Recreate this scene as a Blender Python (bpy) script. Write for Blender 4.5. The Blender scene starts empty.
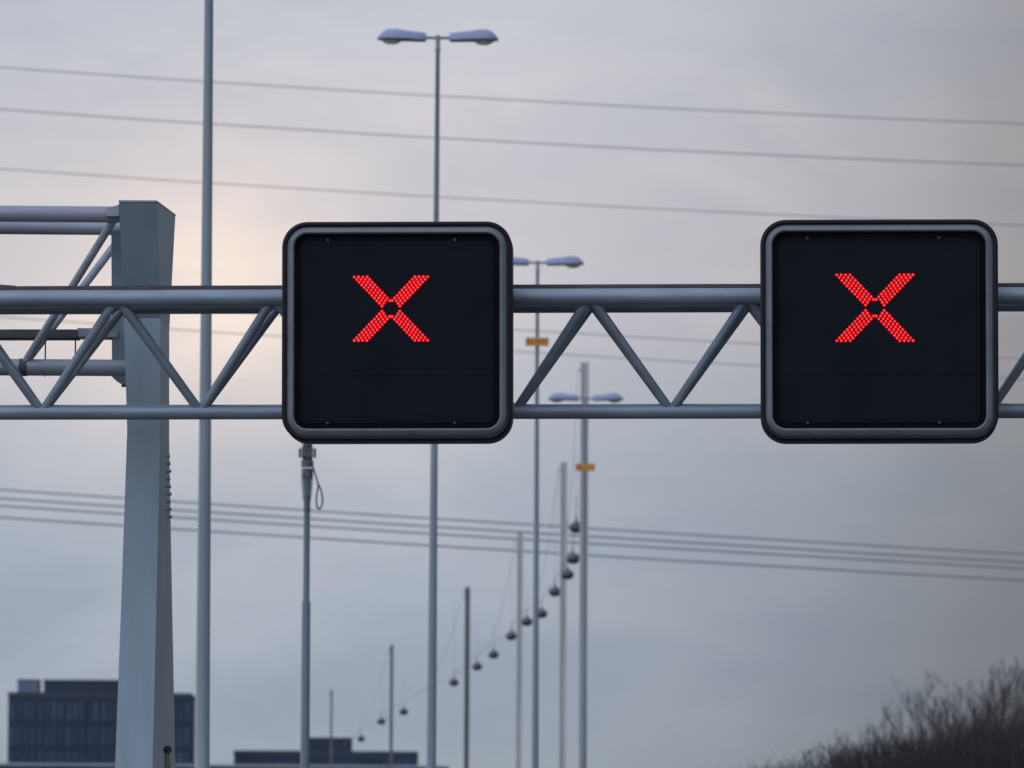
import bpy, math, random
from math import radians as R, pi
from mathutils import Vector, Matrix

random.seed(7)
SC = bpy.context.scene
COL = SC.collection

# ------------------------------------------------------------------ camera
F = 8260.0                      # focal length in pixels of a 1024 px wide frame
CAM = Vector((0, 0, 1.5))
PITCH, ROLL = R(4.203), R(0.35)
CM = Matrix.Rotation(pi / 2 + PITCH, 3, 'X') @ Matrix.Rotation(ROLL, 3, 'Z')
cd = bpy.data.cameras.new('camera')
cam = bpy.data.objects.new('camera', cd)
COL.objects.link(cam)
cam.matrix_world = Matrix.Translation(CAM) @ CM.to_4x4()
cd.sensor_width = 36.0
cd.lens = 36.0 * F / 1024.0
cd.clip_start, cd.clip_end = 0.5, 9000
cd.dof.use_dof = True
cd.dof.focus_distance = 59.5
cd.dof.aperture_fstop = 7.2
SC.camera = cam
SC.view_settings.view_transform = 'Standard'
SC.view_settings.look = 'None'
SC.view_settings.exposure = 0.0
SC.view_settings.gamma = 1.0
SC.view_settings.use_curve_mapping = False


def lin(r, g, b, s=1.0):
    def f(c):
        c /= 255.0
        return (c / 12.92 if c <= 0.04045 else ((c + 0.055) / 1.055) ** 2.4) * s
    return (f(r), f(g), f(b), 1.0)


# ------------------------------------------------------------------ sky
SUN_EL, SUN_AZ = R(11), R(-62)          # low sun behind cloud, left of the view
world = bpy.data.worlds.new('World')
SC.world = world
world.use_nodes = True
wt = world.node_tree
wt.nodes.clear()
W = wt.nodes.new


def wmath(op, a, b=None, c=None, clamp=False):
    n = W('ShaderNodeMath'); n.operation = op; n.use_clamp = clamp
    for i, v in enumerate((a, b, c)):
        if v is None: continue
        if isinstance(v, (int, float)): n.inputs[i].default_value = v
        else: wt.links.new(v, n.inputs[i])
    return n.outputs[0]


def wmap(v, a, b, c, d, smooth=True):
    n = W('ShaderNodeMapRange'); n.interpolation_type = 'SMOOTHSTEP' if smooth else 'LINEAR'
    wt.links.new(v, n.inputs['Value'])
    for k, x in zip(('From Min', 'From Max', 'To Min', 'To Max'), (a, b, c, d)):
        n.inputs[k].default_value = x
    return n.outputs['Result']


def wmix(fac, a, b, mode='MIX'):
    n = W('ShaderNodeMix'); n.data_type = 'RGBA'; n.blend_type = mode
    for i, v in ((0, fac), (6, a), (7, b)):
        if isinstance(v, (int, float)): n.inputs[i].default_value = v
        elif isinstance(v, tuple): n.inputs[i].default_value = v
        else: wt.links.new(v, n.inputs[i])
    return n.outputs[2]


tc = W('ShaderNodeTexCoord')
sx = W('ShaderNodeSeparateXYZ'); wt.links.new(tc.outputs['Generated'], sx.inputs[0])
U = wmath('ARCTAN2', sx.outputs[0], sx.outputs[1])      # azimuth
V = sx.outputs[2]                                        # sine of elevation


def wnoise(su, sv, scale, detail, off=0.0, rough=0.55, dist=0.0):
    cb = W('ShaderNodeCombineXYZ')
    wt.links.new(wmath('MULTIPLY', U, su), cb.inputs[0])
    wt.links.new(wmath('MULTIPLY', V, sv), cb.inputs[1])
    cb.inputs[2].default_value = off
    n = W('ShaderNodeTexNoise')
    n.inputs['Scale'].default_value = scale
    n.inputs['Detail'].default_value = detail
    n.inputs['Roughness'].default_value = rough
    n.inputs['Distortion'].default_value = dist
    wt.links.new(cb.outputs[0], n.inputs['Vector'])
    return n.outputs['Fac']


ramp = W('ShaderNodeValToRGB')
vv = wmath('DIVIDE', V, 0.2, clamp=True)
wt.links.new(vv, ramp.inputs[0])
stops = [(0.0, (150, 161, 175)), (.027, (156, 168, 181)), (.0352, (163, 173, 187)), (.0473, (168, 178, 192)), (.0645, (182, 189, 200)),
         (.0837, (201, 200, 207)), (.1018, (203, 203, 210)), (.1176, (193, 197, 208)), (.2, (180, 189, 205))]
el = ramp.color_ramp.elements
while len(el) < len(stops): el.new(0.5)
for e, (p, c) in zip(el, stops):
    e.position = p / 0.2
    e.color = lin(*c)
base = ramp.outputs[0]
# broad banks of cloud: darker bluish and lighter streaks
n1 = wnoise(1.0, 2.0, 24.0, 4.0, 3.1, 0.5, 0.35)
base = wmix(1.0, base, wmix(wmap(n1, .36, .64, 0, 1), (.89, .915, .955, 1), (1.075, 1.06, 1.045, 1)), 'MULTIPLY')
n2 = wnoise(1.0, 4.0, 60.0, 5.0, 9.7, 0.55, 0.4)
base = wmix(1.0, base, wmix(wmap(n2, .3, .7, 0, 1), (.982, .985, .99, 1), (1.016, 1.014, 1.01, 1)), 'MULTIPLY')
# the thin place in the clouds where the low sun warms them
def glow(u0, v0, wu, wv):
    gu = wmath('DIVIDE', wmath('ADD', U, -u0), wu)
    gv = wmath('DIVIDE', wmath('ADD', V, -v0), wv)
    return wmath('EXPONENT', wmath('MULTIPLY', wmath('ADD', wmath('MULTIPLY', gu, gu), wmath('MULTIPLY', gv, gv)), -0.5))
g = wmath('ADD', wmath('MULTIPLY', glow(-.0365, .0832, .0135, .0092), .74), wmath('MULTIPLY', glow(-.036, .087, .034, .0145), .27))
n3 = wnoise(1.0, 2.2, 40.0, 3.0, 5.5)
g = wmath('MULTIPLY', g, wmap(n3, .3, .7, .72, 1.12), clamp=True)
base = wmix(g, base, lin(255, 236, 224))
# lens vignetting painted into the sky colour, darker towards the right
sh = wmath('DIVIDE', wmath('ADD', U, wmath('MULTIPLY', wmath('SUBTRACT', .1018, V), .2)), .09)
sh = wmath('ADD', sh, wmath('MULTIPLY', wmath('SUBTRACT', n1, .5), .22), clamp=True)
dr = W('ShaderNodeValToRGB'); wt.links.new(sh, dr.inputs[0])
ds = [((q - 512) / 743, d, b) for q, d, b in ((512, 1, 1), (667, .925, .995), (722, .89, .99), (777, .855, .985), (865, .79, .975), (937, .705, .965),
                                              (984, .635, .96), (1010, .605, .955), (1094, .525, .955), (1200, .45, .95))]
de = dr.color_ramp.elements
while len(de) < len(ds): de.new(0.5)
for e, (p, d, b) in zip(de, ds):
    e.position = p; e.color = (d, d * (.5 + b / 2), d * b, 1)
base = wmix(1.0, base, dr.outputs[0], 'MULTIPLY')
# unseen sky behind and above the camera, boosted to light the fronts of things
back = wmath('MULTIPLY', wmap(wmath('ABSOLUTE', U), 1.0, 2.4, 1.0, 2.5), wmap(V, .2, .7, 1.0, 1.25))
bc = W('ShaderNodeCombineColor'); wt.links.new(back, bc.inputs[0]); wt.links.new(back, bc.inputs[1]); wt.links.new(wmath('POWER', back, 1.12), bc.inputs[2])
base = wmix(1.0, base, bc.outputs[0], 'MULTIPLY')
sky = W('ShaderNodeTexSky'); sky.sky_type = 'NISHITA'; sky.sun_disc = False
sky.sun_elevation = SUN_EL
sky.sun_rotation = SUN_AZ
sky.altitude = 0; sky.air_density = 1; sky.dust_density = 3.0
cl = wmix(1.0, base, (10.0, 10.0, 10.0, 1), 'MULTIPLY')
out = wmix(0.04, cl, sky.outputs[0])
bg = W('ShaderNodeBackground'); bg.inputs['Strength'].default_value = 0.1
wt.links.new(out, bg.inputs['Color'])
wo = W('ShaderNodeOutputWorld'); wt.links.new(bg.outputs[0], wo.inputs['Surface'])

sd = bpy.data.lights.new('sun', 'SUN')
sd.energy = 0.5; sd.angle = R(25); sd.color = (1.0, .93, .86)
sun = bpy.data.objects.new('sun', sd); COL.objects.link(sun)
sdir = Vector((math.sin(SUN_AZ) * math.cos(SUN_EL), math.cos(SUN_AZ) * math.cos(SUN_EL), math.sin(SUN_EL)))
sun.rotation_euler = (-sdir).to_track_quat('-Z', 'Y').to_euler()
sun.location = (0, 0, 60)


# ------------------------------------------------------------------ helpers
def at(px, py, depth):
    """world point seen at photo pixel (px, py), at world distance Y = depth"""
    d = CM @ Vector(((px - 512) / F, -(py - 384) / F, -1))
    return CAM + d * (depth / d.y)


def proj(p):
    c = CM.transposed() @ (Vector(p) - CAM)
    return 512 + F * c.x / -c.z, 384 - F * c.y / -c.z


def at_z(px, z, depth):
    """world point at height z and distance depth that lies in the pixel column px at its own row"""
    py = 384.0
    for _ in range(12):
        p = at(px, py, depth)
        py -= (z - p.z) / depth * F
    return at(px, py, depth)


class MB:
    def __init__(s): s.v, s.f, s.sm, s.mi = [], [], [], []

    def add(s, vs, fs, smooth=False, mi=0):
        b = len(s.v)
        s.v += [tuple(v) for v in vs]
        for f in fs:
            s.f.append([b + i for i in f]); s.sm.append(smooth); s.mi.append(mi)
        return s

    def box(s, c, size, rot=None, mi=0):
        c = Vector(c); h = Vector(size) / 2
        vs = []
        for z in (-1, 1):
            for x, y in ((-1, -1), (1, -1), (1, 1), (-1, 1)):
                o = Vector((x * h.x, y * h.y, z * h.z))
                vs.append(c + (rot @ o if rot else o))
        return s.add(vs, [(3, 2, 1, 0), (4, 5, 6, 7), (0, 1, 5, 4), (1, 2, 6, 5), (2, 3, 7, 6), (3, 0, 4, 7)], False, mi)

    def hexa(s, p, mi=0):
        """box from 8 points: ring of 4 low, ring of 4 high"""
        return s.add(p, [(3, 2, 1, 0), (4, 5, 6, 7), (0, 1, 5, 4), (1, 2, 6, 5), (2, 3, 7, 6), (3, 0, 4, 7)], False, mi)

    def tube(s, pts, rad, n=12, cap=True, mi=0):
        pts = [Vector(p) for p in pts]
        if isinstance(rad, (int, float)): rad = [rad] * len(pts)
        rings, ref = [], None
        for i, p in enumerate(pts):
            t = (pts[min(i + 1, len(pts) - 1)] - pts[max(i - 1, 0)]).normalized()
            if ref is None:
                ref = Vector((0, 0, 1)) if abs(t.z) < .8 else Vector((1, 0, 0))
            a = (ref - t * ref.dot(t)).normalized(); ref = a
            b = t.cross(a)
            rings.append([p + (a * math.cos(2 * pi * k / n) + b * math.sin(2 * pi * k / n)) * rad[i] for k in range(n)])
        vs = [v for r in rings for v in r]
        fs = []
        for i in range(len(pts) - 1):
            for k in range(n):
                k2 = (k + 1) % n
                fs.append((i * n + k, i * n + k2, (i + 1) * n + k2, (i + 1) * n + k))
        s.add(vs, fs, True, mi)
        if cap:
            s.add(rings[0], [tuple(reversed(range(n)))], False, mi)
            s.add(rings[-1], [tuple(range(n))], False, mi)
        return s

    def build(s, name, mat, parent=None, loc=None):
        me = bpy.data.meshes.new(name)
        me.from_pydata(s.v, [], s.f)
        mats = mat if isinstance(mat, (list, tuple)) else [mat]
        for m in mats: me.materials.append(m)
        me.polygons.foreach_set('use_smooth', s.sm)
        me.polygons.foreach_set('material_index', s.mi)
        me.update()
        o = bpy.data.objects.new(name, me)
        COL.objects.link(o)
        if parent: o.parent = parent
        if loc is not None: o.location = loc
        return o


def tag(o, label=None, cat=None, group=None, kind=None):
    if label: o['label'] = label
    if cat: o['category'] = cat
    if group: o['group'] = group
    if kind: o['kind'] = kind
    return o


def empty(name, loc=(0, 0, 0), label=None, cat=None, group=None):
    o = bpy.data.objects.new(name, None)
    COL.objects.link(o); o.location = loc
    o.empty_display_size = .3
    return tag(o, label, cat, group)


def copy_tree(o, parent=None):
    c = o.copy(); COL.objects.link(c); c.parent = parent
    for ch in list(o.children): copy_tree(ch, c)
    return c


# ------------------------------------------------------------------ materials
def mat(name, col, rough=.5, metal=0.0, var=.12, scale=3.0, col2=None, stretch=(1, 1, 1), bump=0.0, spec=.5):
    m = bpy.data.materials.new(name); m.use_nodes = True
    t = m.node_tree; n = t.nodes; p = n['Principled BSDF']
    tcn = n.new('ShaderNodeTexCoord'); mp = n.new('ShaderNodeMapping'); mp.inputs['Scale'].default_value = stretch
    t.links.new(tcn.outputs['Object'], mp.inputs[0])
    ns = n.new('ShaderNodeTexNoise'); ns.inputs['Scale'].default_value = scale; ns.inputs['Detail'].default_value = 5
    ns.inputs['Roughness'].default_value = .6
    t.links.new(mp.outputs[0], ns.inputs['Vector'])
    mr = n.new('ShaderNodeMapRange'); mr.inputs[1].default_value = .3; mr.inputs[2].default_value = .7
    t.links.new(ns.outputs['Fac'], mr.inputs[0])
    mx = n.new('ShaderNodeMix'); mx.data_type = 'RGBA'
    c2 = col2 or tuple(c * (1 - 2 * var) for c in col)
    c1 = col if col2 else tuple(min(1, c * (1 + var)) for c in col)
    mx.inputs[6].default_value = (*c1, 1); mx.inputs[7].default_value = (*c2, 1)
    t.links.new(mr.outputs[0], mx.inputs[0])
    t.links.new(mx.outputs[2], p.inputs['Base Color'])
    p.inputs['Roughness'].default_value = rough
    p.inputs['Metallic'].default_value = metal
    p.inputs['Specular IOR Level'].default_value = spec
    if bump:
        b = n.new('ShaderNodeBump'); b.inputs['Strength'].default_value = bump; b.inputs['Distance'].default_value = .01
        t.links.new(ns.outputs['Fac'], b.inputs['Height']); t.links.new(b.outputs[0], p.inputs['Normal'])
    return m


def emit(name, col, s):
    m = bpy.data.materials.new(name); m.use_nodes = True
    p = m.node_tree.nodes['Principled BSDF']
    p.inputs['Base Color'].default_value = (.01, .001, .001, 1); p.inputs['Specular IOR Level'].default_value = .05
    p.inputs['Emission Color'].default_value = (*col, 1); p.inputs['Emission Strength'].default_value = s
    return m


M = {
    'gantry': mat('painted_gantry_steel', (.235, .285, .315), .42, .25, .10, 4.0, stretch=(.6, 3, 3)),
    'gantry2': mat('grey_gantry_steel', (.27, .29, .315), .5, .15, .12, 3.0, stretch=(.6, 3, 3)),
    'column': mat('weathered_column_paint', (.30, .368, .392), .55, .05, .05, 2.4, stretch=(3, 3, .6)),
    'tray': mat('dark_cable_tray', (.075, .072, .075), .6, .2, .2, 5),
    'traybrown': mat('grimy_tray_steel', (.085, .08, .075), .7, .1, .25, 6),
    'pole': mat('galvanised_pole', (.205, .250, .262), .5, .2, .06, 2.0, stretch=(4, 4, .35)),
    'lamp': mat('lamp_housing_paint', (.27, .31, .42), .4, .0, .06, 3),
    'lampdark': mat('lamp_underside', (.06, .065, .08), .5, .0, .1, 3),
    'mast': mat('dark_mast_steel', (.115, .145, .160), .5, .2, .08, 2.0, stretch=(4, 4, .35)),
    'glass': mat('frosted_lamp_bowl', (.80, .82, .74), .15, .0, .05, 3),
    'casing': mat('black_sign_casing', (.006, .006, .010), .5, .0, .15, 5, spec=.25),
    'rim': mat('grey_sign_rim', (.145, .155, .155), .5, .0, .10, 6),
    'panel': mat('black_display_panel', (.0048, .0062, .0095), .6, .0, .15, 3, spec=.12),
    'bolt': mat('sign_bolt', (.032, .032, .036), .5, .1, .1, 5),
    'orange': mat('orange_plate_paint', (.58, .225, .008), .5, .0, .25, 9),
    'plateedge': mat('pale_plate_edge', (.5, .46, .36), .5, .0, .1, 6),
    'hbeam': mat('brown_grey_steel_pole', (.56, .56, .51), .6, .15, .12, 2.0, stretch=(4, 4, .3)),
    'hbeam2': mat('dark_grey_steel_pole', (.17, .175, .185), .6, .15, .12, 2.0, stretch=(4, 4, .3)),
    'catlamp': mat('dark_hanging_lamp', (.075, .08, .095), .35, .0, .1, 4),
    'catcap': mat('hanging_lamp_cap', (.09, .095, .105), .4, .1, .1, 4),
    'wire': mat('catenary_wire', (.16, .165, .17), .5, .3, .1, 1),
    'cable': mat('power_cable', (.23, .235, .25), .5, .2, .1, 1),
    'black': mat('black_rubber_cable', (.02, .02, .022), .5, .0, .1, 5),
    'fitting': mat('mast_fitting', (.10, .11, .125), .5, .3, .3, 14),
    'rust': mat('rust', (.10, .045, .022), .8, .0, .3, 12),
    'stain': mat('faded_rust_stain', (.22, .19, .17), .8, .0, .2, 14),
    'hole': mat('dark_rust_hole', (.026, .021, .018), .9, .0, .2, 12),
    'facade': mat('hazed_blue_cladding', (.033, .052, .088), .6, .0, .10, .25, spec=.25),  # distance haze mixed in as a bluer base colour
    'facade2': mat('grey_blue_cladding', (.13, .155, .205), .5, .0, .10, .3),
    'parapet': mat('dark_parapet', (.03, .045, .055), .6, .0, .1, .3),
    'pane': mat('dark_window_glass', (.053, .078, .124), .3, .0, .38, .4, stretch=(2.5, 1, .3), spec=.2),
    'mullion': mat('dark_mullion', (.016, .025, .045), .6, .0, .1, 1),
    'roofedge': mat('pale_roof_edge', (.30, .34, .37), .6, .0, .1, .3),
    'lowwall': mat('dark_low_facade', (.022, .030, .040), .6, .0, .2, .3),
    'bark': mat('winter_bark', (.074, .063, .054), .9, .0, .25, 2.0),
    'twig': mat('winter_twigs', (.076, .064, .055), .9, .0, .25, 2.0),
    'brush': mat('thicket_stems', (.038, .034, .029), .9, .0, .3, 1.0),
    'leaf': mat('thicket_leaf', (.030, .034, .024), .8, .0, .3, 1.0),
    'grass': mat('verge_grass', (.055, .075, .03), .9, .0, .3, .6, col2=(.075, .07, .04)),
    'asphalt': mat('asphalt', (.05, .05, .052), .85, .0, .2, 2.0, bump=.3),
    'paint': mat('white_road_paint', (.7, .7, .68), .6, .0, .1, 3.0),
    'red': emit('red_led', (1.0, .010, .016), 1.05),
    'redhot': emit('red_led_centre', (1.0, .07, .08), 1.5),
}

gp = M['glass'].node_tree.nodes['Principled BSDF']
gp.inputs['Transmission Weight'].default_value = .75
gp.inputs['IOR'].default_value = 1.12
gp.inputs['Roughness'].default_value = .35
# ------------------------------------------------------------------ ground and road
RD = .043                                        # road runs a little to the right of the view axis
def road_x(y, off): return -7.9 + RD * y + off   # off = metres right of the median line

MB().add([(-4000, -600, 0), (4000, -600, 0), (4000, 7000, 0), (-4000, 7000, 0)], [(0, 1, 2, 3)]).build('ground', M['grass'])['kind'] = 'structure'
for nm, a, b in (('road', 2.0, 17.5), ('road', -17.5, -2.0)):
    MB().add([(road_x(-60, a), -60, .004), (road_x(-60, b), -60, .004), (road_x(700, b), 700, .004), (road_x(700, a), 700, .004)],
             [(0, 1, 2, 3)]).build(nm, M['asphalt'])['kind'] = 'structure'
mk = MB()
for s in (1, -1):
    for off in (2.7, 13.4):
        o = off * s
        mk.add([(road_x(-60, o - .08), -60, .008), (road_x(-60, o + .08), -60, .008), (road_x(700, o + .08), 700, .008), (road_x(700, o - .08), 700, .008)], [(0, 1, 2, 3)])
    for off in (6.3, 9.8):
        o = off * s; y = -60
        while y < 690:
            mk.add([(road_x(y, o - .07), y, .008), (road_x(y, o + .07), y, .008), (road_x(y + 3, o + .07), y + 3, .008), (road_x(y + 3, o - .07), y + 3, .008)], [(0, 1, 2, 3)])
            y += 12
mk.build('road_markings', M['paint'])['kind'] = 'structure'


# ------------------------------------------------------------------ near gantry
D0 = 60.0
SK = .0325                                       # right end a little nearer
def gdepth(px): return D0 - SK * (px - 512) / F * D0
NRM = Vector((SK, 1, 0)).normalized()
def top_pt(px): return at(px, 298.6 - 3.1 * px / 1024, gdepth(px))
WID = .69
def bot_pt(px): return at(px, 412.4 - 1.6 * px / 1024, gdepth(px) + WID * .5)

gantry = empty('sign_gantry', (road_x(60, 2.2), 60, 0), 'blue-grey tubular lattice gantry crossing the frame and carrying both red cross signs', 'gantry')
gantry_inv = Matrix.Translation(-Vector(gantry.location))
def local(mb, root):
    l = root.location
    mb.v = [(v[0] - l.x, v[1] - l.y, v[2] - l.z) for v in mb.v]
    return mb
XL, XR = -860, 2560
def gpart(name, mb, m, root=None):
    r = root or gantry
    return local(mb, r).build(name, m, r)

gpart('top_chord', MB().tube([top_pt(x) for x in (XL, 300, 1400, XR)], .0605, 24), M['gantry'])
gpart('top_chord', MB().tube([top_pt(x) + NRM * WID for x in (XL, 300, 1400, XR)], .0605, 24), M['gantry'])
gpart('bottom_chord', MB().tube([bot_pt(x) for x in (XL, 300, 1400, XR)], .0548, 24), M['gantry'])
tops = [117, 273.5, 431.5, 590, 748.5, 907.5, 1067]
bots = [42, 200.5, 358, 515, 671, 830, 990]
tops = [117 - 157.5 * k for k in range(6, 0, -1)] + tops + [1067 + 159.5 * k for k in range(1, 10)]
bots = [42 - 157.5 * k for k in range(5, 0, -1)] + bots + [990 + 159.5 * k for k in range(1, 10)]
nodes = sorted([(x, 't') for x in tops] + [(x, 'b') for x in bots])
for (xa, ka), (xb, kb) in zip(nodes, nodes[1:]):
    if ka == kb: continue
    xt, xbm = (xa, xb) if ka == 't' else (xb, xa)
    for dpt in (0, WID):
        a = top_pt(xt) + NRM * dpt; b = bot_pt(xbm)
        gpart('diagonal', MB().tube([a, b], .0335, 14, False), M['gantry'])
# tray lying between the two top chords, its edge showing just above the front tube
tr = MB()
for xa, xb in ((14, XR),):
    a, b = top_pt(xa) + NRM * .10 + Vector((0, 0, .086)), top_pt(xb) + NRM * .10 + Vector((0, 0, .086))
    u = Vector((0, 0, .014)); w = NRM * .42
    tr.hexa([a - u, b - u, b - u + w, a - u + w, a + u, b + u, b + u + w, a + u + w])
gpart('cable_tray', tr, M['tray'])
a, b = top_pt(-60) + NRM * .10 + Vector((0, 0, .095)), top_pt(13.5) + NRM * .10 + Vector((0, 0, .088))
u = Vector((0, 0, .016)); w = NRM * .42
gpart('tray_cover', MB().hexa([a - u, b - u, b - u + w, a - u + w, a + u * 3, b + u * 1.0, b + u * 1.0 + w, a + u * 3 + w]), M['tray'])
for px in (XL + 40, XR - 40):                    # legs outside the picture
    t = top_pt(px) + NRM * WID * .5; t.z += .25
    gpart('leg', MB().tube([(t.x, t.y, 0), (t.x, t.y, t.z)], [.22, .16], 16), M['gantry'])


# ------------------------------------------------------------------ lane signs
def rrect(w, h, r, n=10):
    pts = []
    for cx, cz, a0 in ((w / 2 - r, h / 2 - r, 0), (-w / 2 + r, h / 2 - r, 90), (-w / 2 + r, -h / 2 + r, 180), (w / 2 - r, -h / 2 + r, 270)):
        for k in range(n + 1):
            a = R(a0 + 90 * k / n)
            pts.append((cx + r * math.cos(a), cz + r * math.sin(a)))
    return pts


def loft(mb, w, h, r, prof, mi=0, smooth=True, close=True):
    """prof: list of (inset, y); y grows away from the viewer"""
    rings = [[(x, y, z) for x, z in rrect(w - 2 * i, h - 2 * i, max(r - i, .01))] for i, y in prof]
    n = len(rings[0])
    vs = [v for q in rings for v in q]; fs = []
    for i in range(len(rings) - 1):
        for k in range(n):
            k2 = (k + 1) % n
            fs.append((i * n + k, i * n + k2, (i + 1) * n + k2, (i + 1) * n + k))
    mb.add(vs, fs, smooth, mi)
    if close:
        mb.add(rings[-1], [tuple(range(n))], False, mi)
    return mb


def lane_sign(x0, y0, x1, y1, cross, label):
    cx, cy = (x0 + x1) / 2 - .8, (y0 + y1) / 2 - 1.2
    dep = gdepth(cx) - .52
    c = at(cx, cy, dep)
    s = dep / F
    w, h = (x1 - x0) * s, (y1 - y0) * s
    root = empty('lane_sign', c, label, 'lane signal', 'matrix lane signals on the gantry')
    root.rotation_euler = (0, -ROLL, -SK)
    r = .185
    mb = MB()
    loft(mb, w, h, r, [(.05, .40), (0.004, .40), (0, .385), (0, .02), (.004, .006), (.012, 0), (.028, .001), (.034, .006)], close=False)
    mb.add([(x, .40, z) for x, z in rrect(w - .1, h - .1, r - .05)], [tuple(range(44))])
    mb.build('casing', M['casing'], root)
    rm = MB()
    loft(rm, w, h, r, [(.034, .020), (.039, .015), (.046, .009), (.072, -.011), (.078, -.013), (.084, -.008), (.0885, .006), (.0895, .06)], close=False)
    rm.build('rim', M['rim'], root)
    loft(MB(), w, h, r, [(.0895, .058), (.13, .05), (.134, .046)]).build('face', M['panel'], root)
    # the two panels of the display, with a fine seam between
    pw = w * .82
    zt, zs, zb = h / 2 - h * .09, h / 2 - h * .703, h / 2 - h * .905
    for za, zb2, yy in ((zt, zs + .001, .0432), (zs - .001, zb, .0434)):
        pm = MB()
        hh = za - zb2
        loft(pm, pw, hh, .012, [(0, .0466), (0, yy + .001), (.0015, yy)], smooth=False)
        pm.v = [(x, y, z + (za + zb2) / 2) for x, y, z in pm.v]
        pm.build('display_panel', M['panel'], root)
    for bx in (-.302, .252):
        for bz in (h / 2 - .082 * h, -h / 2 + .082 * h):
            b = MB().tube([(bx * w, .047, bz), (bx * w, .036, bz)], .011, 10)
            b.build('bolt', M['bolt'], root)
    # four lit arms of dots
    lx0, ly0, lx1, ly1 = cross
    led = MB(); lrnd = random.Random(int(x0))
    W_, H_ = (lx1 - lx0 - 1.6) * s, (ly1 - ly0 - 1.4) * s
    ox, oz = ((lx0 + lx1) / 2 - cx) * s, -((ly0 + ly1) / 2 - cy) * s
    for sxx in (-1, 1):
        for szz in (-1, 1):
            for rr in range(12):
                for k in range(4):
                    x = -W_ / 2 + (20.45 * rr + 34.5 * k) / 595 * W_
                    z = H_ / 2 - rr / 24 * H_
                    if x > .012: continue
                    if (x / (58 / 595 * W_)) ** 2 + (z / (62 / 510 * H_)) ** 2 < 1 and rr >= 10 and not (rr == 11 and k == 0) : continue
                    if rr == 11 and k > 0: continue
                    if rr == 10 and k > 2: continue
                    X, Z = ox + sxx * -x, oz + szz * z
                    n = 8
                    jit = lrnd.uniform(.9, 1.06); r1, r2 = .0122 * jit, .0056 * jit
                    a = [(X + r1 * math.cos(2 * pi * q / n), .0436, Z + r1 * math.sin(2 * pi * q / n)) for q in range(n)]
                    a2 = [(X + r1 * .9 * math.cos(2 * pi * q / n), .034, Z + r1 * .9 * math.sin(2 * pi * q / n)) for q in range(n)]
                    bq = [(X + r2 * math.cos(2 * pi * q / n), .0305, Z + r2 * math.sin(2 * pi * q / n)) for q in range(n)]
                    led.add(a + a2 + bq, [(q, (q + 1) % n, n + (q + 1) % n, n + q) for q in range(n)] +
                            [(n + q, n + (q + 1) % n, 2 * n + (q + 1) % n, 2 * n + q) for q in range(n)], True, 0)
                    led.add(bq, [tuple(range(n))], False, 1)
    led.build('red_cross', [M['red'], M['redhot']], root)
    for bx in (-.28, .28):                       # hangers clamped to the top tube
        MB().box((bx * w, .43, .28), (.08, .06, .7)).build('bracket', M['tray'], root)
    return root


lane_sign(282, 221.8, 513, 442.4, (353.0, 275.3, 428.2, 340.6), 'square black lane signal with red cross, left one, above the slim mast')
lane_sign(760.8, 219.6, 999.4, 442.2, (836.0, 273.3, 914.0, 341.0), 'square black lane signal with red cross, right one, above the bare trees')

# ------------------------------------------------------------------ far carriageway gantry with its tapered post
PF, PB = 61.45, 62.60
post = empty('gantry_post', at_z(140, 0, 62), 'grey gantry reaching in from the left on a tapered steel post with flared head', 'gantry')
# (row py on the front face, FL, FR, BR pixel columns, front depth)
rows = [(202, 119, 156.5, 175.3, 60.80, 61.90), (318, 123.7, 160.5, 169.3, 61.45), (430, 127.2, 160.3, 169.2, 61.45), (600, 121.3, 156.5, 172.2, 61.45), (768, 115, 152.5, 175.4, 61.45)]
def ring(py, a, b, c, fd, pb=PB):
    fl = at(a, py, fd); fr = at_z(b, fl.z, fd); br = at_z(c, fl.z, pb)
    bl = Vector((br.x - (fr.x - fl.x), pb, fl.z))
    return [fl, fr, br, bl]
rings = [ring(*r_) for r_ in rows]
l0, l1 = rings[-2], rings[-1]
k = l1[0].z / (l0[0].z - l1[0].z)
rings.append([l1[i] + (l1[i] - l0[i]) * k for i in range(4)])
rings = rings[::-1]
cm = MB()
for i in range(len(rings) - 1):
    cm.hexa(rings[i] + rings[i + 1]) if False else None
vs = [v for q in rings for v in q]
fs = []
for i in range(len(rings) - 1):
    for q in range(4):
        q2 = (q + 1) % 4
        fs.append((i * 4 + q, i * 4 + q2, (i + 1) * 4 + q2, (i + 1) * 4 + q))
nn = len(rings) * 4
fs.append((nn - 4, nn - 3, nn - 2, nn - 1))
cm.add(vs, fs)
gpart('post', cm, M['column'], post)
# cap plate, a little proud
tp = rings[-1]
cen = sum(tp, Vector()) / 4
gpart('cap_plate', MB().hexa([cen + (p - cen) * 1.015 + Vector((0, 0, .002)) for p in tp] + [cen + (p - cen) * 1.015 + Vector((0, 0, .014)) for p in tp]), M['column'], post)

TW = 1.06
T0 = 61.15
TN = Vector((.0325, 1, 0)).normalized()
def ltop(px): return at(px, 213.6 + (.008 * px), T0 - .0325 * (px - 110) / F * T0)
def lbot(px): return at(px, 367.2 + .006 * px, T0 + TW * .5 - .0325 * (px - 110) / F * T0)
XE = -1500
gpart('top_chord', MB().tube([ltop(x) for x in (XE, -300, 123)], .0605, 24), M['gantry2'], post)
gpart('top_chord', MB().tube([ltop(x) + TN * TW for x in (XE, -300, 116)], .0575, 24), M['gantry2'], post)
gpart('bottom_chord', MB().tube([lbot(x) for x in (XE, -300, 126)], .0625, 24), M['gantry2'], post)
def lnode(xt, xb):
    for dpt in (0, TW):
        gpart('diagonal', MB().tube([ltop(xt) + TN * dpt, lbot(xb)], .030, 14, False), M['gantry2'], post)
x = 22
lnode(117, 22)
for k in range(7):
    xb = -14 - 200 * k
    lnode(xb - 95, xb)
    lnode(xb - 105, xb - 190)
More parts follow.
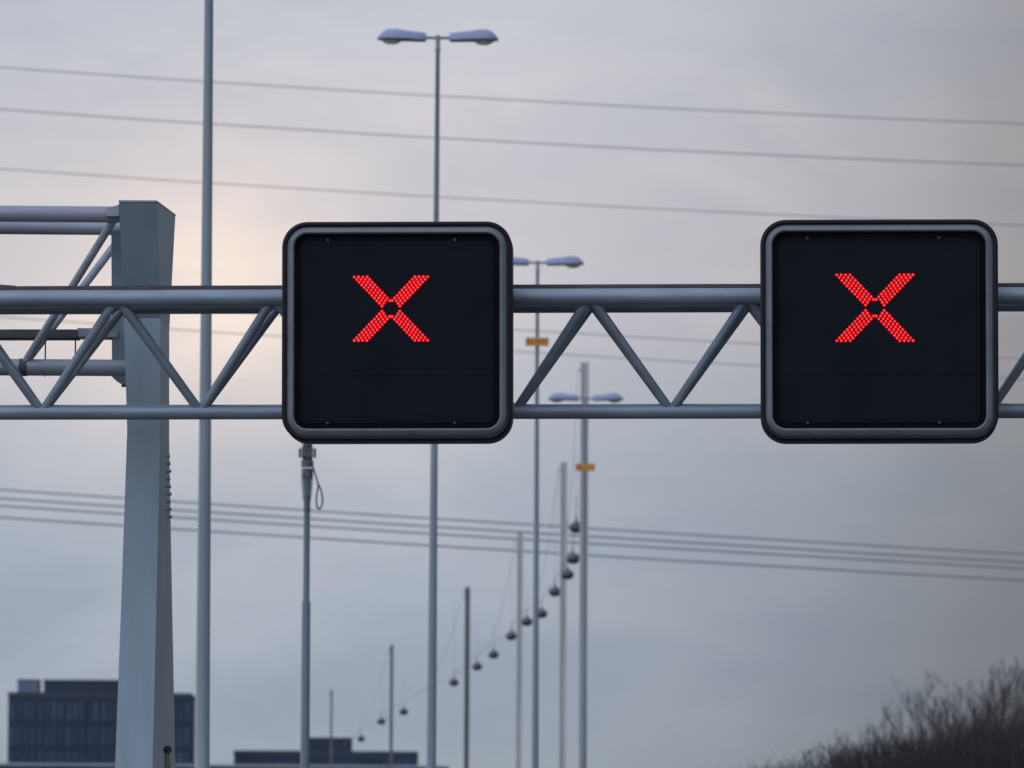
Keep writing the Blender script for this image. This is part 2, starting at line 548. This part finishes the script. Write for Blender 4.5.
# sleeve where the tubes meet
pA, pB = lbot(19.5), lbot(27)
gpart('joint_sleeve', MB().tube([pA, pB], .0665, 24), M['traybrown'], post)
# tray hung between the chords
def tray(xa, xb, ya, hpx, m, nm):
    a, b = at(xa, ya, T0 + .62), at(xb, ya + .6, T0 + .60)
    hh = hpx / F * T0 / 2
    u = Vector((0, 0, hh)); w = TN * .30
    gpart(nm, MB().hexa([a - u, b - u, b - u + w, a - u + w, a + u, b + u, b + u + w, a + u + w]), m, post)
tray(-1500, 77, 332.8, 8.2, M['traybrown'], 'cable_tray')
tray(77.4, 118, 332.2, 8.6, M['gantry2'], 'tray_arm')
for px in (45.5, 75.5):
    a = at(px, 336, T0 + .66); b = lbot(px)
    hg = MB().tube([a, (a.x, a.y, b.z - .06)], .0055, 8)
    hg.box((a.x, a.y - .04, b.z), (.024, .03, .024))
    gpart('hanger_rod', hg, M['tray'], post)
# end plate joining the truss to the post, and the small lit clamp above
a0, a1, b0, b1 = at(111.3, 231, 61.35), at(112, 377, 61.95), at(124, 231, 61.35), at(127.5, 386, 61.95)
w = TN * .5
gpart('end_plate', MB().hexa([a1, b1, b1 + w, a1 + w, a0, b0, b0 + w, a0 + w]), M['column'], post)
a0, a1, b0, b1 = at(106.2, 208.5, 61.0), at(106.2, 216, 61.0), at(119, 204.5, 61.0), at(119, 216, 61.0)
w = TN * .25
gpart('clamp', MB().hexa([a1, b1, b1 + w, a1 + w, a0, b0, b0 + w, a0 + w]), M['gantry2'], post)
p = at(125.5, 385.5, 61.88)
gpart('bolt', MB().tube([p - Vector((.03, 0, 0)), p + Vector((.02, 0, 0))], .012, 8), M['tray'], post)
for k in range(9):                               # step bolts up the shaded edge
    y = 456 + 7.6 * k
    xr = 169.2 + (172.2 - 169.2) * (y - 430) / 170
    p = at(xr - .5, y, PB - .25)
    gpart('step_bolt', MB().tube([p - Vector((.02, 0, 0)), p + Vector((.006 + .004 * (k % 3), 0, 0))], .012, 8), M['column'], post)
# rusty hole in the side face with its streak
def side(px, py, pr=.004):
    # point on the side face at this pixel: interpolate between FR and BR edges at that row
    best = None
    for t in [i / 40 for i in range(41)]:
        z = at(px, py, PF + (PB - PF) * t).z
        lo, hi = rings[1], rings[2]
        f = (z - lo[0].z) / (hi[0].z - lo[0].z)
        a = lo[1].lerp(hi[1], f); b = lo[2].lerp(hi[2], f)
        q = a.lerp(b, t); e = abs(proj(q)[0] - px)
        if best is None or e < best[0]: best = (e, q, (b - a).normalized())
    nrm = Vector((best[2].y, -best[2].x, 0))
    return best[1] + nrm * pr, best[2], nrm
q, tdir, nrm = side(166.8, 749.5)
hm = MB()
ringp = [q + tdir * (.15 * math.cos(2 * pi * k / 14)) + Vector((0, 0, .027 * math.sin(2 * pi * k / 14))) for k in range(14)]
hm.add(ringp, [tuple(range(14))]); hm.add([p + nrm * .012 for p in ringp], [tuple(range(14))])
hm.add(ringp + [p + nrm * .012 for p in ringp], [(k, (k + 1) % 14, 14 + (k + 1) % 14, 14 + k) for k in range(14)])
gpart('cable_hole', hm, M['hole'], post)
sp = []
z = 0
for k, wd in enumerate((.13, .12, .15, .10, .13, .08)):
    sp.append((q + tdir * (-wd), q + tdir * wd, -.02 - .07 * k))
sm = MB()
vs = []
for k, (a, b, dz) in enumerate(sp):
    pr = side(167.2, 749.5 - dz * 134)[0]
    vs += [Vector((pr.x, pr.y, pr.z)) - tdir * [.13, .12, .15, .10, .13, .08][k], Vector((pr.x, pr.y, pr.z)) + tdir * [.1, .13, .11, .13, .09, .07][k]]
sm.add(vs, [(2 * k, 2 * k + 1, 2 * k + 3, 2 * k + 2) for k in range(5)])
gpart('rust_streak', sm, M['stain'], post)
t = ltop(XE + 30) + TN * TW * .5
gpart('leg', MB().tube([(t.x, t.y, 0), (t.x, t.y, t.z + .2)], [.3, .25], 16), M['column'], post)


# ------------------------------------------------------------------ double-headed lamp posts, 18 m
def make_lamp_post():
    root = empty('street_lamp', (0, 0, 0))
    H = 18.0
    hs = [0, .9, .92, 5.5, 12, H - .28, H - .26, H - .20, H - .19, H + .02]
    rs = [.135, .132, .104, .083, .058, .037, .046, .046, .040, .040]
    MB().tube([(0, 0, z) for z in hs], rs, 16).build('pole', M['pole'], root)
    for s in (-1, 1):
        MB().tube([(0, 0, H - .03), (s * .26, 0, H - .02)], .026, 10).build('arm', M['pole'], root)
        # housing: cross-sections from the arm to the tip
        sec = [(.20, .060, .085, -.045), (.22, .075, .105, -.06), (.36, .10, .122, -.058), (.55, .125, .135, -.05), (.72, .145, .165, -.048),
               (.86, .14, .160, -.046), (.95, .115, .115, -.044), (1.01, .065, .05, -.042), (1.05, .015, .008, -.04)]
        n = 14
        top = MB(); vs = []; fs = []
        for (x, hw, up, dn) in sec:
            for k in range(n + 1):
                a = pi * k / n
                vs.append((s * x, hw * math.cos(a), H + dn + (up - dn * .3) * (abs(math.sin(a)) ** .8)))
        for i in range(len(sec) - 1):
            for k in range(n):
                fs.append((i * (n + 1) + k, i * (n + 1) + k + 1, (i + 1) * (n + 1) + k + 1, (i + 1) * (n + 1) + k))
        top.add(vs, fs, True)
        top.add(vs[:n + 1], [tuple(range(n + 1))])
        hd = top.build('lamp_head', M['lamp'], root)
        un = MB(); vs = []
        for (x, hw, up, dn) in sec:
            vs += [(s * x, -hw, H + dn + .004), (s * x, hw, H + dn + .004), (s * x, hw * .94, H + dn - .03), (s * x, -hw * .94, H + dn - .03)]
        fs = []
        for i in range(len(sec) - 1):
            for a, b in ((0, 1), (1, 2), (2, 3), (3, 0)):
                fs.append((4 * i + a, 4 * i + b, 4 * i + 4 + b, 4 * i + 4 + a))
        e = 4 * (len(sec) - 1)
        fs += [(0, 1, 2, 3), (e, e + 1, e + 2, e + 3)]
        un.add(vs, fs)
        un.build('tray', M['lampdark'], hd)
        bo = MB(); vs = []; fs = []
        nr, nz = 16, 5
        for j in range(nz + 1):
            ph = (pi / 2) * j / nz
            for k in range(nr):
                a = 2 * pi * k / nr
                vs.append((s * .80 + .17 * math.cos(ph) * math.cos(a), .11 * math.cos(ph) * math.sin(a), H - .072 - .075 * math.sin(ph)))
        for j in range(nz):
            for k in range(nr):
                k2 = (k + 1) % nr
                fs.append((j * nr + k, j * nr + k2, (j + 1) * nr + k2, (j + 1) * nr + k))
        bo.add(vs, fs, True).build('glass_bowl', M['glass'], hd)
    return root


def orange_plate(root, w=.53, h=.19, dz=1.83):
    z = 18 - dz
    pl = MB().box((0, -.075, z), (w, .012, h)).build('number_plate', M['plateedge'], root)
    MB().box((0, -.083, z), (w - .04, .004, h - .022)).build('plate_face', M['orange'], pl)
    MB().box((0, -.045, z), (.10, .06, .08)).build('bracket', M['fitting'], pl)


G = 'double-headed lamp posts in the median'
lp = make_lamp_post()
spots = [(203.5, 98.5, 'nearest double lamp post, thick pale pole cut off by the top edge of the frame'),
         (430.8, 142.4, 'lamp post with two blue-grey heads rising above the left signal'),
         (535.2, 186.6, 'lamp post with orange plate, heads just above the top gantry tube'),
         (583.3, 229.5, 'farthest double lamp post with orange plate, heads at the bottom gantry tube')]
srcs = []
for i, (px, dep, lab) in enumerate(spots):
    o = lp if i == 0 else copy_tree(lp)
    b = at_z(px, 6.0, dep)
    o.location = (b.x, dep, 0)
    tag(o, lab, 'lamp post', G)
    srcs.append(o)
srcs[1].rotation_euler = (0, R(.13), 0)
srcs[2].rotation_euler = (0, R(-.05), 0)
orange_plate(srcs[2]); orange_plate(srcs[3], .55, .21, 1.95)

# ------------------------------------------------------------------ slim mast under the left sign
MD = 116.0
ms = MD / F
mroot = empty('camera_mast', at_z(306.2, 0, MD), 'slim steel mast with clamp head and dangling cable loop below the left signal', 'mast')
def mz(y): return at(307, y, MD).z
mx = mroot.location.x
ztop = mz(441)
def mpt(z): return (at_z(307, mz(500), MD).x, MD, z)
X0 = at(307, 500, MD).x
gpart('pole', MB().tube([(X0, MD, z) for z in (0, mz(602), mz(600.5), mz(497), mz(478))], [.075, .060, .047, .044, .066], 16), M['mast'], mroot)
gpart('sleeve', MB().tube([(X0, MD, mz(512)), (X0, MD, mz(496))], [.0475, .0475], 16), M['fitting'], mroot)
gpart('collar', MB().tube([(X0, MD, mz(478)), (X0, MD, mz(468.5))], .082, 16).tube([(X0, MD, mz(467)), (X0, MD, mz(460.5))], .088, 16), M['fitting'], mroot)
cb = MB().box((X0, MD, mz(452.3)), (.15, .16, .145))
for s in (-1, 1):
    cb.box((X0 + s * .103, MD, mz(453)), (.035, .20, .12))
    cb.tube([(X0 + s * .06, MD - .085, mz(449)), (X0 + s * .06, MD - .105, mz(449))], .02, 8)
gpart('clamp', cb, M['fitting'], mroot)
gpart('neck', MB().tube([(X0, MD, mz(460)), (X0, MD, mz(444))], .07, 14), M['tray'], mroot)
cam_h = MB().box((X0, MD, mz(441)), (.19, .24, .05)).tube([(X0, MD + .2, mz(432)), (X0, MD - .30, mz(430))], .075, 14)
gpart('camera_housing', cam_h, M['fitting'], mroot)
lpx = [(313.2, 467), (314.5, 472), (317, 480), (318.2, 486), (317.2, 492), (316.4, 499), (317, 506), (319, 509), (321.6, 506), (322.6, 500), (321.8, 493), (320, 487.5), (318.2, 484), (316.5, 478)]
pts = [at(x, y, MD - .05) for x, y in lpx]
sp = []
for i in range(len(pts) - 1):                    # Catmull-Rom
    p0, p1, p2, p3 = pts[max(i - 1, 0)], pts[i], pts[i + 1], pts[min(i + 2, len(pts) - 1)]
    for k in range(5):
        t = k / 5
        sp.append(.5 * (2 * p1 + (p2 - p0) * t + (2 * p0 - 5 * p1 + 4 * p2 - p3) * t * t + (3 * p1 - 3 * p2 + p3 - p0) * t ** 3))
gpart('cable_loop', MB().tube(sp, .0115, 8), M['black'], mroot)
for s in (-1, 1):
    gpart('stay', MB().tube([(X0 + s * .078, MD, mz(478)), (X0 + s * .05, MD, mz(500))], .006, 6), M['black'], mroot)

# ------------------------------------------------------------------ catenary lighting
cpoles = [  # px of pole, top row, depth, width, label, material
    (584.9, 362, 243, .25, 'tallest catenary pole, its bare top standing above the farthest double lamp heads', 'hbeam'),
    (564.0, 462, 289, .24, 'pale catenary pole just left of the farthest double lamp post', 'hbeam'),
    (520.3, 533, 334, .24, 'pale catenary pole just left of the lamp post with heads above the gantry tube', 'hbeam'),
    (467.6, 587, 378, .235, 'dark catenary pole standing alone right of the lamp post behind the left signal', 'hbeam2'),
    (391.8, 645, 442, .17, 'thin catenary pole rising behind the low building right of its penthouse', 'hbeam2'),
    (331.6, 690, 508, .13, 'thinnest catenary pole, in front of the penthouse of the low building', 'hbeam2')]
ctop = []
for px, ty, dep, wd, lab, mm in cpoles:
    t = at(px, ty, dep)
    root = empty('catenary_pole', (t.x, dep, 0), lab, 'catenary pole', 'catenary lighting poles in the median')
    f = wd / 2
    h = t.z
    hb = MB()
    for s in (-1, 1):
        hb.box((s * (f - .018), 0, h / 2), (.036, wd, h))
    hb.box((0, 0, h / 2), (wd - .072, .02, h))
    hb.build('post', M[mm], root)
    MB().box((0, 0, .03), (wd * 1.8, wd * 1.8, .06)).build('base_plate', M[mm], root)
    MB().box((-f - .03, 0, h - .25), (.06, .04, .06)).build('cable_bracket', M['hbeam2'], root)
    ctop.append(Vector((t.x - f - .08, dep, h - .25)))
LH = 14.1
lamps = [(576.2, 526.5), (573, 558), (567.3, 573.8), (555, 591), (541.5, 613), (526.8, 621), (511.2, 635.4), (493.6, 654), (477, 666), (453.8, 682),
         (429.5, 697), (403.6, 711.2), (381.3, 721), (361, 738.3), (345, 752)]
pos = []
for px, py in lamps:
    dep = LH * F / (991 - py + (px - 512) * math.tan(ROLL))
    pos.append(at(px, py, dep))
def make_cat_lamp():
    root = empty('hanging_lamp')
    b = MB(); vs = []; fs = []
    prof = [(.0, -.20), (.09, -.19), (.155, -.16), (.20, -.11), (.224, -.045), (.224, .015), (.19, .075), (.125, .12), (.06, .145)]
    n = 16
    for r_, z in prof:
        for k in range(n): vs.append((r_ * math.cos(2 * pi * k / n), r_ * math.sin(2 * pi * k / n), z))
    for i in range(len(prof) - 1):
        for k in range(n):
            fs.append((i * n + k, i * n + (k + 1) % n, (i + 1) * n + (k + 1) % n, (i + 1) * n + k))
    b.add(vs, fs, True).build('lamp_globe', M['catlamp'], root)
    MB().tube([(0, 0, .14), (0, 0, .24)], [.062, .03], 10).build('cap', M['catcap'], root)
    MB().tube([(0, 0, .23), (0, 0, .46)], .011, 6).build('stem', M['catcap'], root)
    return root
cl0 = make_cat_lamp()
near_txt = ['topmost hanging lamp, beside the tallest catenary pole', 'second hanging lamp down, left of the tallest catenary pole',
            'third hanging lamp down, against the pale pole left of the farthest lamp post',
            'hanging lamp just left of the pole beside the farthest lamp post', 'hanging lamp touching the right side of the lamp post with heads above the gantry',
            'hanging lamp between the pale catenary pole and the lamp post to its right', 'hanging lamp just left of the pale catenary pole in mid picture',
            'hanging lamp midway between the dark catenary pole and the pale one to its right', 'hanging lamp just right of the dark lone catenary pole',
            'hanging lamp just left of the dark lone catenary pole', 'hanging lamp hidden behind the lamp post under the left signal',
            'hanging lamp just right of the thin pole behind the low building', 'hanging lamp just left of the thin pole behind the low building',
            'lowest visible hanging lamp, just above the low building beside its penthouse', 'hanging lamp behind the penthouse corner of the low building']
for i, p in enumerate(pos):
    if i == 10: continue
    if i == len(pos) - 1: continue
    o = cl0 if i == 0 else copy_tree(cl0)
    o.location = p
    tag(o, near_txt[i], 'hanging lamp', 'lamps hung along the catenary')
# spans: the sagging messenger and the carrier wire just over the lamps
alll = pos
wl = ['nearest span of catenary wires, below the tallest pole', 'second span of catenary wires, between the two pale poles', 'third span of catenary wires, from pale pole to dark pole',
      'fourth span of catenary wires, crossing the lamp post under the left signal', 'farthest span of catenary wires, sagging above the low building']
for i in range(len(ctop) - 1):
    a, b = ctop[i], ctop[i + 1]
    root = empty('catenary_wire', (a + b) / 2, wl[i], 'wire', 'catenary wires between the poles')
    sag = max(1.6, (min(a.z, b.z) - 16.35))
    mid = []
    for k in range(25):
        t = k / 24
        p = a.lerp(b, t); p.z -= 4 * sag * t * (1 - t); mid.append(p)
    gpart('messenger_wire', MB().tube(mid, .006, 6), M['wire'], root)
    ins = [p for p in pos if a.y < p.y < b.y]
    run = [Vector((a.x, a.y, ins[0].z + .46 if ins else 16))] + [p + Vector((0, 0, .46)) for p in ins] + [Vector((b.x, b.y, (ins[-1].z if ins else 15.6) + .46))]
    gpart('carrier_wire', MB().tube(run, .009, 6), M['wire'], root)
    for p in ins:
        t = (p.y - a.y) / (b.y - a.y)
        q = a.lerp(b, t); q.z -= 4 * sag * t * (1 - t)
        if q.z > p.z + .6:
            gpart('dropper', MB().tube([p + Vector((0, 0, .46)), Vector((p.x, p.y, q.z))], .004, 5), M['wire'], root)

# ------------------------------------------------------------------ power lines
def power(y0, y1, y2, dep, rad, label, group):
    a = (y2 - 2 * y1 + y0) / (2 * 512 ** 2)
    b = (y1 - y0) / 512 - a * 512
    pts = [at(x, y0 + b * x + a * x * x, dep) for x in range(-1600, 5401, 250)]
    c = pts[len(pts) // 2].copy()
    mb = MB().tube([p - c for p in pts], rad, 8)
    o = mb.build('power_cable', M['cable'], None, c)
    tag(o, label, 'power line', group)
GU, GL = 'upper power lines', 'lower power lines'
power(67.5, 100.2, 124, 392, .024, 'topmost power line, above the left signal and below the lamp heads', GU)
power(109.5, 142.2, 165.6, 393, .026, 'second power line from the top, crossing the sky above both signals', GU)
power(169, 201.2, 225.6, 394, .022, 'third power line from the top, touching the top of the right signal', GU)
power(296, 329.6, 358.8, 396, .022, 'thin power line behind the lattice just above the orange plate', GU)
power(317, 351.5, 379.5, 397, .022, 'thin power line behind the lattice just below the orange plate', GU)
power(489.7, 523.6, 554.2, 404, .040, 'highest of the power lines that pass below the signals', GL)
power(498.4, 531.6, 562.4, 405, .042, 'second highest of the power lines below the signals', GL)
power(505.8, 538.8, 568.5, 406, .042, 'third of the power lines below the signals, just above the lowest', GL)
power(517.4, 550.6, 580.4, 407, .042, 'lowest power line, crossing under the signals near the hanging lamps', GL)


# ------------------------------------------------------------------ buildings
def office(x0, x1, ytop, dep, floors, pent, label, bay=.42, floor_h=3.05, deep=14):
    a = at(x0, ytop, dep); b = at(x1, ytop, dep)
    w = b.x - a.x; h = a.z
    root = empty('office_block', ((a.x + b.x) / 2, dep, 0), label, 'building')
    MB().box((0, deep / 2, h / 2 - .3), (w, deep, h - .6)).build('wall', M['facade'], root)
    MB().box((0, deep / 2, h - .3), (w + .1, deep + .1, .6)).build('parapet', M['parapet'], root)
    n = int(w / (bay * 2))
    z = h - .75 - floor_h
    rnd = random.Random(int(x0))
    while z > 0.5:
        win = MB()
        for i in range(n):
            cx = -w / 2 + (i + .5) * w / n
            win.box((cx, -.03, z + floor_h * .5), (w / n - .2, .05, floor_h - .8))
        win.build('window_strip', M['pane'], root)
        z -= floor_h
    mu = MB()
    for i in range(n + 1):
        cx = -w / 2 + i * w / n
        cx = max(-w / 2 + .1, min(w / 2 - .1, cx))
        mu.box((cx, -.09, (h - .7) / 2), (.14, .16, h - .7))
    mu.build('fins', M['mullion'], root)
    for px0, px1, py, m in pent:
        p0, p1 = at(px0, py, dep + 4), at(px1, py, dep + 4)
        pw, ph = p1.x - p0.x, p0.z - h
        pr = MB().box(((p0.x + p1.x) / 2 - root.location.x, 4 + 2.5, h + ph / 2 - .004), (pw, 5, ph)).build('penthouse', M[m], root)
        pc = MB().box(((p0.x + p1.x) / 2 - root.location.x, 4 + 2.5, h + ph + .02), (pw + .1, 5.1, .14)).build('coping', M['parapet'], pr)
        lv = MB()
        k = max(3, int(pw / .75))
        for i in range(k):
            lv.box(((p0.x + p1.x) / 2 - root.location.x - pw / 2 + (i + .5) * pw / k, 3.97, h + ph / 2), (pw / k * .45, .06, ph * .8))
        lv.build('louvre', M['mullion' if m == 'facade' else m], pr)
    return root


office(8.3, 191, 692, 1000, 12, [(17.5, 38.5, 680, 'facade2'), (43.8, 142, 680.2, 'facade')], 'dark blue office block behind the tapered gantry post')
office(234, 417, 750.3, 1010, 9, [(303, 351.5, 738, 'facade')], 'low dark blue office block with one penthouse behind the slim mast', deep=12)
# long low hall in front, with a pale roof edge
a, b = at(-260, 764.2, 900), at(447, 764.2, 900)
root = empty('low_hall', ((a.x + b.x) / 2, 900, 0), 'long low dark hall with pale roof edge along the bottom left, before the office blocks', 'building')
hw, hh = b.x - a.x, (a.z + b.z) / 2
hall = MB().box((0, 6, hh / 2 - .1), (hw, 12, hh - .2)).build('wall', M['lowwall'], root)
MB().box((0, 6, hh - .06), (hw + .3, 12.3, .26)).build('roof_edge', M['roofedge'], root)
wn = MB()
for i in range(26):
    wn.box((-hw / 2 + (i + .5) * hw / 26, -.02, hh * .5), (hw / 26 * .7, .05, hh * .8))
wn.build('window_strip', M['pane'], root)

# ------------------------------------------------------------------ bare trees
def grow(mb, tw, p, d, length, rad, level, rnd, maxl):
    n = 4
    pts, rs = [p.copy()], [rad]
    dd = d.copy()
    for k in range(n):
        dd = (dd + Vector((rnd.uniform(-1, 1), rnd.uniform(-1, 1), rnd.uniform(-.1, .7))) * .13).normalized()
        pts.append(pts[-1] + dd * length / n); rs.append(max(rad * (1 - .8 * (k + 1) / n), .0035))
    (tw if level >= 2 else mb).tube(pts, rs, 6 if level < 2 else 3, False)
    if level >= maxl: return
    nb = [13, 9, 7, 6][min(level, 3)]
    for k in range(nb):
        t = rnd.uniform(.25 if level == 0 else .1, 1.0)
        i = min(int(t * n), n - 1)
        q = pts[i].lerp(pts[i + 1], t * n - i)
        ang = rnd.uniform(.25, .75)
        az = rnd.uniform(0, 2 * pi)
        side_ = Vector((math.cos(az), math.sin(az), 0))
        nd = (dd * math.cos(ang) + (side_ - dd * side_.dot(dd)) * math.sin(ang) + Vector((0, 0, .25))).normalized()
        grow(mb, tw, q, nd, length * rnd.uniform(.36, .6) * (1.1 - .45 * t), max(rad * .39 * (1.15 - .5 * t), .0045), level + 1, rnd, maxl)


TREES = [  # px, top row, depth, label
    (997, 659, 236, 'tallest bare tree near the right edge with upright forked crown'),
    (1024, 670, 228, 'bare tree cut off by the right edge of the frame'),
    (984, 677, 262, 'bare tree leaning in behind the left side of the tallest tree'),
    (960, 676, 240, 'dense dark bare tree with pointed top, left of the tallest tree'),
    (974, 690, 250, 'shorter bare tree in the gap between the pointed tree and the tallest one'),
    (938, 690, 252, 'bare tree with rounded twiggy top on the slope left of the pointed tree'),
    (924, 704, 246, 'slim bare tree in the middle of the thicket slope'),
    (910, 708, 240, 'bare tree with two thin tops in the middle of the thicket slope'),
    (892, 709, 250, 'bare tree with pale twigs rising first on the left part of the thicket slope'),
    (868, 727, 244, 'small bare tree with faint top where the thicket begins to rise'),
    (850, 736, 238, 'low bare tree just left of where the thicket begins to rise'),
    (806, 751, 242, 'smallest bare tree, a low tuft at the left end of the thicket'),
    (1011, 666, 256, 'slender bare tree between the tallest tree and the right edge')]
for i, (px, ty, dep, lab) in enumerate(TREES):
    rnd = random.Random(100 + i)
    t = at(px, ty - 2, dep)
    root = empty('bare_tree', (t.x, dep, 0), lab, 'tree', 'bare winter trees on the right')
    H = t.z
    mb, tw = MB(), MB()
    grow(mb, tw, Vector((0, 0, 0)), Vector((rnd.uniform(-.04, .04), 0, 1)).normalized(), H * .93, .03 + H * .007, 0, rnd, 4)
    zs = sorted(v[2] for v in tw.v)
    k = H / zs[int(len(zs) * .998)]
    # keep the leader over the root so the crown stands at its column
    xt = sum(v[0] for v in tw.v if v[2] > zs[-1] * .8) / max(1, sum(1 for v in tw.v if v[2] > zs[-1] * .8))
    for q in (mb, tw): q.v = [(v[0] * .85 - xt * .85 * (v[2] / zs[-1]), v[1] * .9, v[2] * k) for v in q.v]
    mb.build('trunk', M['bark'], root)
    tw.build('crown', M['twig'], root)

# undergrowth that reads as one dark mass
th = MB()
rnd = random.Random(5)
def outline(px):
    xs = [(700, 785), (735, 775), (760, 769), (790, 765), (812, 765), (826, 757), (838, 748), (860, 743), (885, 738), (905, 738), (930, 733), (960, 727), (985, 721), (1040, 718), (1200, 712), (1320, 740)]
    for (x0, y0), (x1, y1) in zip(xs, xs[1:]):
        if x0 <= px <= x1: return y0 + (y1 - y0) * (px - x0) / (x1 - x0)
    return 780
for i in range(5200):
    px = rnd.uniform(700, 1320); dep = rnd.uniform(222, 275)
    h = at(px, outline(px) + 3 * math.sin(px * .21 + dep) + abs(rnd.gauss(0, 5)) + 4, dep).z * rnd.choice((.8, .92, 1, 1, 1.02))
    x = at(px, 760, dep).x
    z0 = h * rnd.uniform(.0, .55)
    p0 = Vector((x, dep, z0)); lean = Vector((rnd.gauss(0, .07), rnd.gauss(0, .07), 1))
    p1 = p0 + lean * (h - z0) * .55; p2 = p0 + Vector((lean.x * 1.6, lean.y, 1)) * (h - z0)
    th.tube([p0, p1, p2], [.03, .014, .004], 3, False)
    for k in range(9):
        q = p0.lerp(p2, rnd.uniform(.3, .95))
        th.tube([q, q + Vector((rnd.gauss(0, .22), rnd.gauss(0, .2), rnd.uniform(.2, .7)))], [.009, .004], 3, False, 0)
    for k in range(3):
        q = p0.lerp(p2, rnd.uniform(.0, .72)) + Vector((rnd.gauss(0, .3), rnd.gauss(0, .3), -.15))
        a = Vector((rnd.uniform(-1, 1), rnd.uniform(-1, 1), rnd.uniform(-1, 1))) * .32
        b = Vector((rnd.uniform(-1, 1), rnd.uniform(-1, 1), rnd.uniform(-1, 1))) * .32
        th.add([q - a, q + b, q + a, q - b], [(0, 1, 2, 3)], False, 1)
tag(th.build('thicket', [M['brush'], M['leaf']]), 'dark tangled winter thicket rising towards the right edge beneath the bare trees', 'thicket', None, 'stuff')
